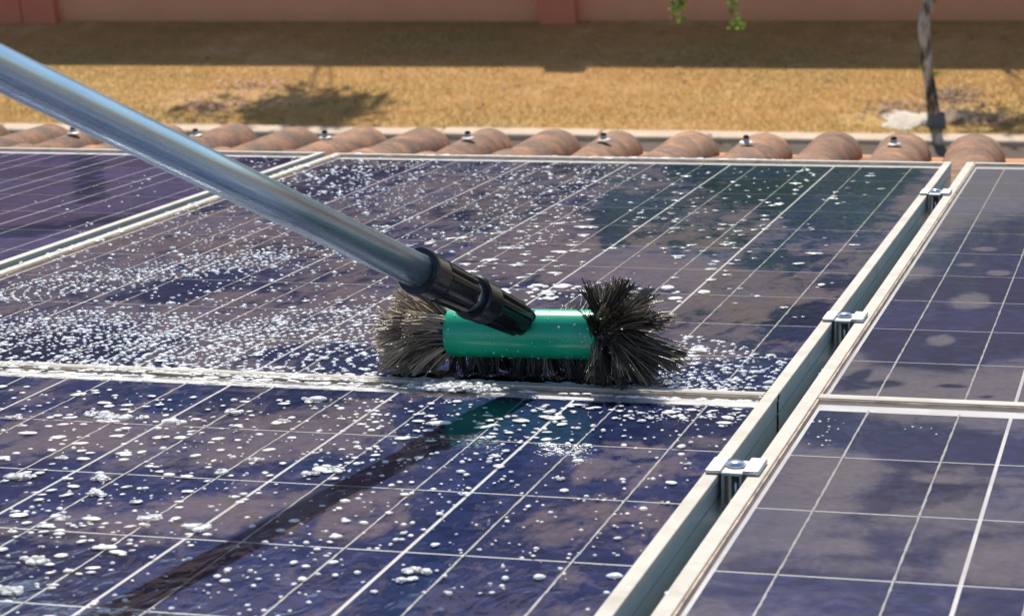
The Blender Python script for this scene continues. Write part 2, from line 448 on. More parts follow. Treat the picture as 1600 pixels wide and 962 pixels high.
# ------------------------------------------------------------------ foliage / trees
MAT_LEAF = leaf_mat('tree_leaf', [(0, (.030, .075, .012)), (.6, (.07, .15, .02)), (1, (.15, .24, .035))])
MAT_LEAF2 = leaf_mat('bright_leaf', [(0, (.06, .14, .015)), (.6, (.16, .33, .04)), (1, (.34, .46, .06))], .5)
g = N('bark'); co = g.coord(scale=(1, 1, .35))
n1 = g.noise(co, 15, 6, .7); n2 = g.vor(g.coord(scale=(1, 1, .3)), 34)
MAT_BARK = g.set(Color=g.ramp(n1, [(.42, (.055, .04, .03)), (.49, (.26, .20, .15)), (.56, (.58, .50, .40))]), Roughness=.9,
                 Normal=g.bump(n2, .8, .02))
def leaves(centres, n, spread, size):
    C = np.asarray(centres); k = rng.integers(len(C), size=n)
    P = C[k] + rng.normal(0, 1, (n, 3)) * np.asarray(spread)
    d = rng.normal(0, 1, (n, 3)); d[:, 2] -= .4; d /= np.linalg.norm(d, axis=1)[:, None]
    q = np.cross(d, rng.normal(0, 1, (n, 3))); q /= np.linalg.norm(q, axis=1)[:, None]
    s = rng.uniform(size[0], size[1], n)[:, None]
    nrm = np.cross(d, q)
    V = np.stack([P, P + d * s * .5 + q * s * .27 + nrm * s * .06, P + d * s, P + d * s * .5 - q * s * .27 + nrm * s * .06], 1)
    return V.reshape(-1, 3), np.arange(n * 4).reshape(-1, 4), np.repeat(np.clip(rng.normal(.5, .25, n), 0, 1), 4)
def leaf_obj(name, V, F, T, mat, parent):
    me = np_mesh(name, V, F, mat)
    me.attributes.new('tint', 'FLOAT', 'POINT').data.foreach_set('value', T.astype(np.float32))
    return link(name, me, parent)
def tree(loc, h, crown, n_leaves, label, clumps=None, tr=.09, group=None, mat=None, ncl=46, nlimb=12):
    t = tag(link('tree', None), label, 'tree', group); t.location = loc
    ch, cw_ = crown
    path = [(0.05 * math.sin(k * 1.1), .04 * math.cos(k * 1.7), h * .72 * k / 6 - (.06 if k == 0 else 0)) for k in range(7)]
    link('trunk', np_mesh('trunk', *tube_arrays(path, np.linspace(tr, tr * .55, 7), 10), MAT_BARK, True), t)
    if clumps is None:
        clumps = []
        for _ in range(ncl):
            v = rng.normal(0, 1, 3); v /= np.linalg.norm(v); r = rng.random() ** .4
            clumps.append((v[0] * r * cw_, v[1] * r * cw_, h - ch / 2 + v[2] * r * ch / 2))
    parts = []
    top = np.array(path[-1])
    for c in clumps[:nlimb]:
        c = np.array(c); mid = (top * .55 + c * .45) + rng.normal(0, .05, 3)
        parts.append(tube_arrays([np.array(path[4]) * .5 + top * .5, mid, c], [tr * .4, tr * .25, tr * .08], 6))
    V, F = merge(parts); link('limb', np_mesh('limb', V, F, MAT_BARK, True), t)
    V, F, T = leaves(clumps, n_leaves, (.16 * cw_, .16 * cw_, .10 * ch), (.07, .15))
    leaf_obj('crown', V, F, T, mat or MAT_LEAF, t)
    return t

# the young tree on the lawn: only its trunk and two hanging twigs reach into view
yt = tag(link('young_tree', None), 'slender young tree with mottled bark standing on the lawn at the right', 'tree')
b0 = ground_at(1462, 196); yt.location = (b0.x, b0.y, GZ)
def yt_at(px, py):                      # a point on the trunk's upright plane
    d = ray(px, py); t = (b0.y - CAM_C.y) / d.y; p = CAM_C + d * t
    return (p.x - b0.x, 0.0, p.z - GZ)
path = [(0, 0, -.05), yt_at(1461, 190), yt_at(1457, 165), yt_at(1454, 140), yt_at(1449, 110), yt_at(1445, 75), yt_at(1444, 40), yt_at(1447, 15),
        yt_at(1453, 2), yt_at(1462, -25), yt_at(1461, -80), yt_at(1452, -180), yt_at(1440, -330)]
path = [np.array(p) + np.array([0, .012 * math.sin(i * 1.9), 0]) for i, p in enumerate(path)]
rad = [.050, .042, .037, .035, .034, .034, .035, .036, .032, .031, .030, .027, .018]
V, F = tube_arrays(path, rad, 14)
V = V + rng.normal(0, .0016, V.shape)
link('trunk', np_mesh('trunk', V, F, MAT_BARK, True), yt)
link('guard', np_mesh('guard', *tube_arrays([(0.004, -.004, -.02), (.004, -.004, .035), (.002, -.002, .075)], [.060, .056, .050], 14), simple('grey_tape', (.10, .12, .14), .6), True), yt)
st = np.array(yt_at(1446, 14)); e2 = np.array(yt_at(1462, -22))
link('branch_stub', np_mesh('branch_stub', *tube_arrays([st, st + (.035, -.01, .02), st + (.05, -.02, .055)], [.018, .016, .014], 8), MAT_BARK, True), yt)
clp = [(rng.normal() * .7, rng.normal() * .6, rng.uniform(1.7, 3.0)) for _ in range(34)]
V, F, T = leaves(clp, 2600, (.16, .16, .14), (.05, .10)); leaf_obj('crown', V, F, T, MAT_LEAF2, yt)
parts = [tube_arrays([path[10], (path[10] + np.array(c)) * .5 + np.array([0, 0, .1]), c], [.014, .009, .003], 6) for c in clp[:14]]
V, F = merge(parts); link('limb', np_mesh('limb', V, F, MAT_BARK, True), yt)
def hanging(p_top, pts, n, sz, lab):
    pts = [np.array(p) for p in pts]
    link('twig', np_mesh('twig', *tube_arrays(pts, np.linspace(.007, .002, len(pts)), 6), MAT_BARK, True), yt)
    cs = [pts[-1] * (1 - s) + pts[-3] * s for s in np.linspace(-.05, .95, 9)]
    V, F, T = leaves(cs, n, (.022, .022, .02), sz); leaf_obj('leaves', V, F, T, MAT_LEAF2, yt)
k0 = np.array(clp[0])
h1 = np.array(yt_at(1056, 22)); h2 = np.array(yt_at(1150, 38)); h3 = np.array(yt_at(1122, 8))
hanging(None, [np.array([-.5, 0, 1.9]), h1 + (.25, 0, .8), h1 + (.10, 0, .30), h1 + (.042, 0, .062), h1], 150, (.022, .05), '')
hanging(None, [np.array([-.4, 0, 2.0]), h2 + (.08, 0, .8), h2 + (-.02, 0, .30), h2 + (-.035, 0, .085), h2], 110, (.020, .042), '')
for (px, py) in ((1441, 105), (1463, 115)):
    q = np.array(yt_at(px, py)); V, F, T = leaves([q + (0, -.02, 0)], 16, (.010, .010, .008), (.018, .03)); leaf_obj('sprout', V, F, T, MAT_LEAF2, yt)

# trees and an out-of-view house beyond the wall: seen as reflections in the glass and as shade on the lawn
def shade_tree(px, py, h, label, n, clp_spread, ncl):
    p = ground_at(px, py); s = h / SUN.z
    c = Vector((p.x + SUN.x * s, p.y + SUN.y * s, GZ))
    cl = [(rng.normal() * clp_spread[0], rng.normal() * clp_spread[1], h + rng.normal() * clp_spread[2]) for _ in range(ncl)]
    return tree(c, h, (1.0, .75), n, label, cl, .022, nlimb=3)
shade_tree(490, 172, 4.2, 'loose leafy tree behind the wall shading the lawn left of the middle', 1500, (.36, .15, .08), 18)
shade_tree(1650, 196, 4.0, 'sparse leafy tree behind the wall shading the lawn beside the young tree', 420, (.26, .12, .08), 7)
tree((-3.3, 16.2, GZ), 3.5, (2.3, .85), 5200, 'round green tree behind the wall mirrored in the rinsed middle panel', mat=MAT_LEAF2)
tree((-5.9, 19.5, GZ), 3.2, (2.0, .9), 2200, 'open crowned tree behind the wall near the unseen brown house')
tree((.9, 19.0, GZ), 6.2, (4.4, 1.7), 6000, 'tall dark tree behind the wall at the right of the unseen brown house')
tree((-14.5, 21.0, GZ), 6.6, (4.6, 1.9), 5000, 'tall spreading tree behind the wall at the far left')

MAT_UNSEEN_HOUSE = simple('unseen_house_render', (.36, .22, .17), .9, 0, .25, .8, .2, 12)
MAT_UNSEEN_HROOF = simple('unseen_house_roof_tiles', (.30, .15, .09), .9, 0, .4, 3, .5, 14, .04)
MAT_WIN = simple('dark_window', (.03, .035, .05), .1, 0, .2, 4)
MAT_UNSEEN_WFRAME = simple('unseen_house_window_frame', (.62, .58, .52), .5)
nh = tag(link('unseen_house', None), 'unseen brown rendered house beyond the boundary wall, raised to block sky in the reflections', 'house'); nh.location = (-6.5, 27, GZ)  # out of view; walls and ridge raised to block pale sky in the glass
link('wall', box_mesh('wall', (-10, 9, 0, 7, 0, 7.2), MAT_UNSEEN_HOUSE), nh)  # wall of the unseen house, raised to block sky in the reflections
bm = bmesh.new()
rv = [bm.verts.new(v) for v in [(-10.5, -.6, 7.22), (9.5, -.6, 7.22), (9.5, 7.6, 7.22), (-10.5, 7.6, 7.22), (-8.0, 3.5, 9.5), (7.0, 3.5, 9.5)]]
for f in ((0, 1, 5, 4), (1, 2, 5), (2, 3, 4, 5), (3, 0, 4), (3, 2, 1, 0)): bm.faces.new([rv[i] for i in f])
link('roof', bm_mesh('roof', bm, MAT_UNSEEN_HROOF), nh)  # roof of the unseen house, ridge raised to block sky in the reflections
for xw in (-6.4, -2.2, 2.4, 6.5):
    wf = link('unseen_house_window', box_mesh('unseen_house_window', (xw - .75, xw + .75, -.06, .02, 1.3, 2.9), MAT_UNSEEN_WFRAME, .01), nh)
    link('pane', box_mesh('pane', (xw - .66, xw + .66, -.066, -.05, 1.39, 2.81), MAT_WIN), wf)
    wf = link('unseen_house_window', box_mesh('unseen_house_window', (xw - .75, xw + .75, -.06, .02, 4.3, 5.9), MAT_UNSEEN_WFRAME, .01), nh)
    link('pane', box_mesh('pane', (xw - .66, xw + .66, -.066, -.05, 4.39, 5.81), MAT_WIN), wf)
link('unseen_house_door', box_mesh('unseen_house_door', (-.5, .5, -.05, .02, 0, 2.2), MAT_UNSEEN_WFRAME, .01), nh)

# ------------------------------------------------------------------ our house and its tiled roof
house = tag(link('tiled_house', None), 'house under the solar panels with weathered terracotta barrel tiles along its eave', 'house')
house.location = (-.6, 0, GZ)
inv = house.location
PLANE_Z = -.168                                    # channel level below the glass plane
link('wall', box_mesh('wall', (-6, 6, -5.5, .9, -.1, 2.42), simple('house_render', (.6, .42, .3), .9, 0, .15, 3)), house)
roof = link('roof', box_mesh('roof', (-6.2, 6.2, -3.2, 1.30, PLANE_Z - .05, PLANE_Z - .012), simple('roof_board', (.20, .13, .09), .9)), house)
roof.location = -inv; roof.rotation_euler = (-TILT, 0, 0)
g = N('weathered_terracotta'); co = g.coord()
oi = g.n('ShaderNodeObjectInfo')
ofs = g.n('ShaderNodeVectorMath', operation='MULTIPLY_ADD'); g.l(oi.outputs['Location'], ofs.inputs[0]); ofs.inputs[1].default_value = (5.3, 5.3, 5.3); g.l(co, ofs.inputs[2])
n1 = g.noise(ofs.outputs[0], 15, 8, .72); n2 = g.noise(ofs.outputs[0], 260, 2, .6); n3 = g.noise(ofs.outputs[0], 34, 5, .7)
c = g.ramp(n1, [(.33, (.50, .235, .105)), (.44, (.33, .165, .092)), (.55, (.20, .118, .076)), (.70, (.11, .076, .057))])
c = g.mix(g.ramp(n3, [(.45, 0.0), (.70, .6)]), c, (.12, .09, .075))
c = g.mix(g.ramp(n2, [(.61, 0.0), (.68, .75)]), c, (.50, .38, .28))
c = g.mix(1.0, c, g.ramp(oi.outputs['Random'], [(0, .85), (1, 1.15)]), 'MULTIPLY')
MAT_TILE = g.set(Color=c, Roughness=.85, Spec=.25, Normal=g.bump(g.noise(co, 120, 5, .7), .5, .003))
g = N('clean_terracotta'); co = g.coord()
MAT_PAN = g.set(Color=g.ramp(g.noise(co, 14, 6, .65), [(.3, (.44, .20, .09)), (.7, (.58, .29, .14))]), Roughness=.85, Spec=.2,
                Normal=g.bump(g.noise(co, 120, 5), .4, .003))
def barrel(name, L, r0, r1, h0, h1, th, mat, up=1, n=14):
    """tapered half shell; y runs from the upper end (0) to the lower end (L)"""
    V = []; ys = [0, .008, L * .3, L * .65, L - .010, L]
    for k, y in enumerate(ys):
        s = y / L; r = r0 + (r1 - r0) * s; h = h0 + (h1 - h0) * s
        sh = .003 if k in (0, len(ys) - 1) else 0
        for i in range(n + 1):
            a = math.pi * i / n
            V.append((-(r - sh) * math.cos(a), y, up * (h - sh) * math.sin(a) ** .85))
    m = n + 1; base = len(V)
    for k, y in enumerate(ys):
        s = y / L; r = r0 + (r1 - r0) * s - th; h = h0 + (h1 - h0) * s - th
        for i in range(n + 1):
            a = math.pi * i / n; V.append((-r * math.cos(a), y, up * h * math.sin(a) ** .85))
    F = []
    for k in range(len(ys) - 1):
        for i in range(n):
            a = k * m + i; F.append((a, a + 1, a + m + 1, a + m)); b = base + a; F.append((b, b + m, b + m + 1, b + 1))
    for k in (0, len(ys) - 1):
        for i in range(n):
            a = k * m + i; F.append((a, base + a, base + a + 1, a + 1))
    for i in (0, n):
        for k in range(len(ys) - 1):
            a = k * m + i; F.append((a, a + m, base + a + m, base + a))
    bm = bmesh.new(); vs = [bm.verts.new(v) for v in V]
    for f in F: bm.faces.new([vs[q] for q in f])
    return bm_mesh(name, bm, mat, True)
TILE_P = .149; CREST = -.104
cover_me = [barrel('cover_tile', .46, .050 + d, .059 + d, .050, .058, .011, MAT_TILE) for d in (0, .003, -.003)]
pan_me = barrel('channel_tile', .46, .070, .060, .016, .016, .008, MAT_PAN, -1)
def washer_mesh():
    bm = bmesh.new()
    add_lathe(bm, [(.0145, 0), (.0150, .0015), (.0125, .0035), (.006, .0045)], 20)
    add_lathe(bm, [(.0072, .0045), (.0072, .0105), (.0055, .012)], 6)
    return bm_mesh('roof_screw', bm, None, False)
scr_me = washer_mesh(); scr_me.materials.append(MAT_CLAMP)
nut_bm = bmesh.new(); add_lathe(nut_bm, [(.0062, .0045), (.0066, .013), (.0045, .0165)], 8); nut_me = bm_mesh('screw_cap', nut_bm, MAT_BLACK)
for k in range(-6, 22):
    u = -.05 - TILE_P * k
    for c_ in range(3):
        yl = 1.375 - c_ * .385 + random.uniform(-.008, .008) - (.05 if (k % 2 and c_) else 0)
        o = link('cover_tile', random.choice(cover_me), roof)
        o.location = (u + random.uniform(-.005, .005), yl - .46, CREST - .058 - .003 * 0 + random.uniform(-.003, .003))
        o.rotation_euler = (R(.3) + random.uniform(-.006, .006), random.uniform(-.05, .05), random.uniform(-.024, .024))
        o2 = link('channel_tile', pan_me, roof)
        o2.location = (u - TILE_P / 2 + random.uniform(-.004, .004), yl - .46 + .03, PLANE_Z + .018 + random.uniform(-.002, .002))
        o2.rotation_euler = (R(.3), random.uniform(-.02, .02), random.uniform(-.012, .012))
    if k % 2:
        s = link('roof_screw', scr_me, roof); s.location = (u + .004 + random.uniform(-.006, .006), 1.165 + random.uniform(-.012, .012), CREST - .0005)
        s.rotation_euler = (random.uniform(-.1, .1), -.05, random.uniform(0, 1))
        nn = link('screw_cap', nut_me, roof); nn.location = s.location; nn.rotation_euler = s.rotation_euler

def mesh_arrays(me):
    V = np.empty(len(me.vertices) * 3, np.float32); me.vertices.foreach_get('co', V)
    return V.reshape(-1, 3), np.array([tuple(p.vertices) for p in me.polygons])
cvV, cvF = mesh_arrays(cover_me[0]); pnV, pnF = mesh_arrays(pan_me); fld_parts = []
for k in range(-6, 22):                                    # the rest of the roof under the panels
    for c_ in range(3, 11):
        yl = 1.375 - c_ * .385 + random.uniform(-.008, .008)
        fld_parts.append((cvV + np.array([-.05 - TILE_P * k, yl - .46, CREST - .058 + random.uniform(-.003, .003)]), cvF))
        fld_parts.append((pnV + np.array([-.05 - TILE_P * (k + .5), yl - .43, PLANE_Z + .018]), pnF))
V, F = merge(fld_parts)
tag(link('tile_field', np_mesh('tile_field', V, F, MAT_TILE, True), roof), kind='stuff')

# ------------------------------------------------------------------ solar panels
PITCH = .159; CS = .156
ML, MR = .0181, .0149            # cell edge to outer frame edge, left and right
MT, MB = .040, .022              # top and bottom
FW = .0122; FH = .038; LIP = .0022
W = 6 * PITCH - .003; L = 10 * PITCH - .003
def ribbon_mesh():
    ys = np.linspace(.004, -L - .004, 190); V, F = [], []
    for i, y in enumerate(ys):
        wv = .0008 + rng.uniform(-.0002, .0003); dx = rng.normal() * .00008; z = rng.uniform(0, .0005)
        V += [(-wv + dx, y, z), (dx, y, z + .0003), (wv + dx, y, z)]
    for i in range(len(ys) - 1):
        a = i * 3; F += [(a, a + 1, a + 4, a + 3), (a + 1, a + 2, a + 5, a + 4)]
    return np_mesh('busbar', np.array(V), np.array(F), MAT_RIBBON)
ribbon_me = [ribbon_mesh() for _ in range(3)]
cell_me = np_mesh('cell', [(-CS / 2, -CS / 2, 0), (CS / 2, -CS / 2, 0), (CS / 2, CS / 2, 0), (-CS / 2, CS / 2, 0)], [(0, 1, 2, 3)], MAT_CELL)
back_me = box_mesh('backsheet', (-W - MR + .002, ML - .002, -L - MB + .002, MT - .002, -.006, -.0012), MAT_BACK)  # re-used, origin at right top cell corner

def film_field(shapes, base, X, Y):
    f = np.full(X.shape, base, float)
    for s in shapes:
        cx, cy, rx, ry, val = s[:5]; ang = s[5] if len(s) > 5 else 0.0
        dx, dy = X - cx, Y - cy; ca, sa = math.cos(ang), math.sin(ang)
        qx, qy = (dx * ca + dy * sa) / rx, (-dx * sa + dy * ca) / ry
        wgt = np.clip(1.6 - 1.1 * np.sqrt(qx * qx + qy * qy), 0, 1)
        f = f * (1 - wgt) + val * wgt
    return f

def panel(name, label, x_right, y_top, glass, shapes, base, group='solar panels on the roof'):
    """origin: right top cell corner. x_right, y_top in roof coordinates"""
    p = roof_empty(name, x_right, y_top, 0); tag(p, label, 'solar panel', group)
    x0, x1, y0, y1 = -W - ML, MR, -L - MB, MT
    # four frame rails, butted end to end
    def rail(dims):
        a0, a1, c0, c1, e0, e1 = dims
        bm = bmesh.new(); add_box(bm, a0, a1, c0, c1, -.0036, e1, .0008, 2); nf = len(bm.faces)
        q = .0007
        add_box(bm, a0 + q, a1 - q, c0 + q, c1 - q, -.0150, -.0038); add_box(bm, a0 + q * 2.4, a1 - q * 2.4, c0 + q * 2.4, c1 - q * 2.4, -.0166, -.0152)
        add_box(bm, a0 + q, a1 - q, c0 + q, c1 - q, e0, -.0168)
        bm.faces.ensure_lookup_table()
        for f in bm.faces: f.material_index = 0 if f.calc_center_median().z > -.0037 else 1  # faces below the lip take the shade-coloured material
        me = bm_mesh('frame_rail', bm, MAT_FRAME); me.materials.append(MAT_SIDE_SHADE)
        return link('frame_rail', me, p)
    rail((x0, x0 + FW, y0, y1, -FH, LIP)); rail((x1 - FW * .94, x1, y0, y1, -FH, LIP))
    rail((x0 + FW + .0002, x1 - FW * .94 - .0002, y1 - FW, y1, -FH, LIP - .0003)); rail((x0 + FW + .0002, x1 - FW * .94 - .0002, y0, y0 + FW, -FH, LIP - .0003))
    # dirt line in the groove inside the frame lip
    bm = bmesh.new()
    add_box(bm, x0 + FW, x0 + FW + .0016, y0 + FW, y1 - FW, -.001, .0006)
    add_box(bm, x0 + FW + .002, x1 - FW, y0 + FW, y0 + FW + .0016, -.001, .0006)
    add_box(bm, x0 + FW + .002, x1 - FW, y1 - FW - .0016, y1 - FW, -.001, .0006)
    link('groove', bm_mesh('groove', bm, MAT_GROOVE), p)
    b = link('backsheet', box_mesh('backsheet', (x0 + .004, x1 - .004, y0 + .004, y1 - .004, -.0075, -.0032), MAT_BACK), p)
    for i in range(6):
        for j in range(10):
            o = link('cell', cell_me, p); o.location = (-(i + .5) * PITCH + .0015, -(j + .5) * PITCH + .0015, -.0029)
    for i in range(6):
        for q in (.265, .735):
            o = link('busbar', ribbon_me[(i + int(q * 4)) % 3], p); o.location = (-(i + q) * PITCH + .0015, 0, -.0027)
    # cover glass with a film attribute (also holds the painted trunk reflections)
    nx, ny = 110, 180
    xs = np.linspace(x0 + FW - .001, x1 - FW + .001, nx + 1); ys = np.linspace(y0 + FW - .001, y1 - FW + .001, ny + 1)
    X, Y = np.meshgrid(xs, ys); V = np.stack([X, Y, np.full_like(X, -.0010)], -1).reshape(-1, 3)
    idx = np.arange((nx + 1) * (ny + 1)).reshape(ny + 1, nx + 1)
    F = np.stack([idx[:-1, :-1], idx[:-1, 1:], idx[1:, 1:], idx[1:, :-1]], -1).reshape(-1, 4)
    me = np_mesh('cover_glass', V, F, glass)
    fld = film_field(shapes, base, X + x_right, Y + y_top)
    me.attributes.new('film', 'FLOAT', 'POINT').data.foreach_set('value', fld.ravel().astype(np.float32))
    link('cover_glass', me, p)
    return p

AX = .0521                                           # left cell edge of the right column
def E_(px, py, rx, ry, val, ang=0.0): return (*at(px, py), rx, ry, val, ang)
# wet shapes (low values) and dried film (high values), measured on the panels; trunk reflections painted in as clear streaks
sh_B = [E_(480, 300, .10, .10, .30), E_(560, 270, .06, .08, .25), E_(470, 520, .30, .22, .60, .3), E_(300, 370, .12, .3, .62, -.2), E_(310, 445, .05, .10, .22, -.3), E_(80, 540, .12, .1, .28), E_(560, 560, .09, .07, .30),
        E_(700, 300, .12, .18, .58), E_(880, 370, .10, .18, .66, .2), E_(1000, 330, .06, .20, .36), E_(965, 330, .012, .12, .05), E_(1000, 420, .16, .10, .68),
        E_(1180, 470, .10, .10, .66), E_(1230, 410, .05, .06, .35), E_(1255, 500, .035, .09, .15), E_(1280, 285, .11, .28, .12), E_(1350, 310, .06, .30, .14), E_(1130, 265, .07, .12, .14), E_(1440, 300, .03, .28, .60, -.05),
        E_(1240, 570, .06, .05, .25), E_(1150, 580, .10, .04, .34), E_(900, 590, .14, .06, .2)]
sh_b = [E_(830, 655, .12, .07, .05), E_(160, 680, .10, .09, .62, .3), E_(60, 760, .08, .06, .30), E_(330, 800, .13, .05, .62, .4), E_(60, 900, .10, .06, .22), E_(420, 690, .06, .08, .60), E_(520, 660, .05, .07, .62),
        E_(640, 790, .10, .05, .50, .6), E_(700, 700, .04, .06, .3), E_(820, 760, .06, .10, .18), E_(960, 720, .05, .06, .54), E_(930, 800, .07, .05, .5), E_(720, 880, .10, .06, .18), E_(850, 900, .05, .03, .5),
        E_(1050, 650, .08, .05, .15), E_(1080, 690, .04, .04, .5), E_(560, 900, .12, .06, .25)]
sh_A = [E_(1560, 420, .10, .42, .20, -.05), E_(1500, 520, .085, .16, .22), E_(1440, 480, .05, .16, .26, -.15), E_(1400, 540, .03, .06, .30), E_(1390, 425, .05, .05, .72),
        E_(1515, 470, .022, .05, .72), E_(1470, 530, .012, .03, .70), E_(1330, 600, .018, .025, .30), E_(1345, 585, .008, .03, .28), E_(1385, 598, .016, .018, .30), E_(1487, 601, .014, .008, .28), E_(1537, 618, .006, .008, .28),
        E_(1540, 388, .016, .02, .72), E_(1560, 425, .014, .02, .72), E_(1510, 412, .012, .015, .70), E_(1460, 365, .015, .05, .62)]
sh_a = [E_(1290, 660, .04, .05, .30), E_(1440, 690, .06, .06, .28), E_(1560, 700, .05, .05, .3), E_(1395, 772, .05, .032, .36, .3), E_(1440, 752, .05, .03, .38, -.4), E_(1350, 790, .03, .02, .42), E_(1450, 855, .09, .035, .40, .2), E_(1500, 940, .16, .05, .36), E_(1360, 930, .05, .02, .40),
        E_(1475, 745, .018, .012, .70), E_(1300, 740, .03, .06, .74), E_(1290, 850, .03, .02, .66), E_(1270, 800, .03, .05, .62), E_(1560, 880, .03, .05, .62)]
sh_C = [E_(30, 360, .04, .05, .12), E_(110, 345, .04, .06, .30), E_(420, 250, .04, .06, .12), E_(60, 330, .10, .12, .60), E_(250, 280, .15, .2, .62), E_(220, 345, .05, .05, .35)]
sh_C += [E_(133 + 2.0 * math.sin(k * 1.7) + k * .9, 238 + k * 6, .0075, .045, .0) for k in range(13)]  # dark trunk reflection painted as a streak free of film
sh_B += [E_(958 + 4 * math.sin(k * 1.3), 300 + k * 9, .012, .030, .08) for k in range(10)]  # another dark upright reflection put into the film mask
panel('solar_panel', 'soapy solar panel in the middle with the brush scrubbing its lower edge', -.0015, .0015 - .003, MAT_GLASS_WET, sh_B, .50)
panel('solar_panel', 'dusty dry solar panel with dark wet patches at the upper right', AX + W + .0015, 0, MAT_GLASS_DRY, sh_A, .72)
panel('solar_panel', 'near solar panel with large soap blobs and the pole shadow in front of the brush', -.0015, -1.6395, MAT_GLASS_WET, sh_b, .40)
panel('solar_panel', 'near right solar panel, dusty with a few water stains and hardly any foam', AX + W + .0015, -1.6395, MAT_GLASS_DRY, sh_a, .545)
panel('solar_panel', 'solar panel at the far left behind the pole with a dark blue trunk reflection painted as a streak', -.954 - .0521, 0.008, MAT_GLASS_SIDE, sh_C, .56)

# mounting rails under the panels
for k, y in enumerate((-.32, -1.255, -1.868)):
    r_ = roof_empty('mounting_rail', 0, y, -FH - .002)
    bm = bmesh.new(); add_box(bm, -2.1, 1.1, -.02, .02, -.040, 0, .002)
    o = link('extrusion', bm_mesh('extrusion', bm, MAT_RAIL), r_)
    bm = bmesh.new()
    for xx in (-1.9, -1.1, -.3, .5): add_box(bm, xx - .02, xx + .02, -.015, .015, -.085, -.041, .002)
    link('foot', bm_mesh('foot', bm, MAT_CLAMP), r_)
    tag(r_, ('aluminium rail under the far end of the panels below the far clamp', 'aluminium rail under the panels below the middle clamp', 'aluminium rail under the near panels below the nearest clamp')[k], 'rail', 'mounting rails')

# mid clamps in the gap
def clamp(y, label):
    c = roof_empty('panel_clamp', MR + .0095 - .0015 + .0005, y, LIP); tag(c, label, 'clamp', 'clamps between the panels')
    hw = .020; g_ = .0082
    bm = bmesh.new()
    # left wing, right wing with raised back edge, sunken bridge
    add_box(bm, -.0200, -g_, -hw, hw, .0004, .0036, .0008, 2)
    link('wing', bm_mesh('wing', bm, MAT_CLAMP), c)
    bm = bmesh.new(); add_box(bm, g_, .0205, -hw, hw, .0004, .0042, .0008, 2); link('wing', bm_mesh('wing', bm, MAT_CLAMP), c)
    bm = bmesh.new()
    add_box(bm, -g_ + .0002, g_ - .0002, -hw * .98, hw * .98, -.0010, .0016, .0005)
    add_box(bm, -g_ + .0004, -g_ + .0026, -hw * .97, hw * .97, -.028, -.0011)
    add_box(bm, g_ - .0026, g_ - .0004, -hw * .97, hw * .97, -.028, -.0011)
    link('channel', bm_mesh('channel', bm, MAT_CLAMP), c)
    bm = bmesh.new(); add_lathe(bm, [(.0074, .0018), (.0078, .0024), (.0074, .0040), (.0060, .0054), (.0038, .0064), (.0012, .0068)], 24)
    link('bolt_head', bm_mesh('bolt_head', bm, MAT_STEEL, True), c)
    bm = bmesh.new(); add_lathe(bm, [(.0038, -.034), (.0038, -.0012)], 12); link('bolt_shaft', bm_mesh('bolt_shaft', bm, MAT_STEEL, True), c)
    return c
clamp(-.318, 'farthest metal clamp bolting the two upper panels together near the eave')
clamp(-1.252, 'metal clamp with a round bolt right of the brush between the upper panels')
clamp(-1.868, 'nearest metal clamp with a shiny domed bolt between the two front panels')

# ------------------------------------------------------------------ the brush on its pole
BA = Vector((-.22, -1.572, .041))                         # middle of the head, roof coordinates
brush = roof_empty('cleaning_brush', BA.x, BA.y, 0)
tag(brush, 'green cleaning brush with splayed wet bristles on a long aluminium pole scrubbing the panel', 'brush')
Q = lambda x, y, z: Vector((x - BA.x, y - BA.y, z))
ax_m = Matrix.Translation(Q(-.292, BA.y + .004, .0385)) @ (Q(-.150, BA.y, .0415) - Q(-.292, BA.y + .004, .0385)).to_track_quat('Z', 'Y').to_matrix().to_4x4()
HL = .142
bm = bmesh.new()
rH = .0222
prof = [(.0195, .0), (.0213, .0012), (.0220, .004), (rH, .012), (rH, HL - .003), (.0216, HL - .001), (.0205, HL)]
add_lathe(bm, prof, 48, ax_m)
link('brush_head', bm_mesh('brush_head', bm, MAT_GREEN, True), brush)
bm = bmesh.new(); add_lathe(bm, [(.0170, HL - .002), (.0208, HL - .0005), (.0212, HL + .006), (.0185, HL + .014), (.012, HL + .018)], 32, ax_m)
link('end_cap', bm_mesh('end_cap', bm, MAT_NAVY, True), brush)
bm = bmesh.new(); add_lathe(bm, [(.010, -.016), (.0180, -.013), (.0202, -.005), (.0195, .0005)], 32, ax_m)
link('end_cap', bm_mesh('end_cap', bm, MAT_NAVY, True), brush)

P0 = Vector((-.218, -1.58, .052)); P1 = Vector((-.39, -2.209, .329))
dP = (P1 - P0).normalized()
pm = Matrix.Translation(Q(*P0)) @ dP.to_track_quat('Z', 'Y').to_matrix().to_4x4()
def ribbed(amp, n, z0, z1):
    def f(a, r, z):
        if z0 < z < z1: return r + amp * (1 if math.sin(a * n) > .15 else -1) * .5
        return r
    return f
def part_lathe(name, prof, mat, n=48, radial=None, smooth=True, cap=True):
    bm = bmesh.new(); add_lathe(bm, prof, n, pm, cap, radial)
    o = link(name, bm_mesh(name, bm, mat, smooth), brush)
    return o
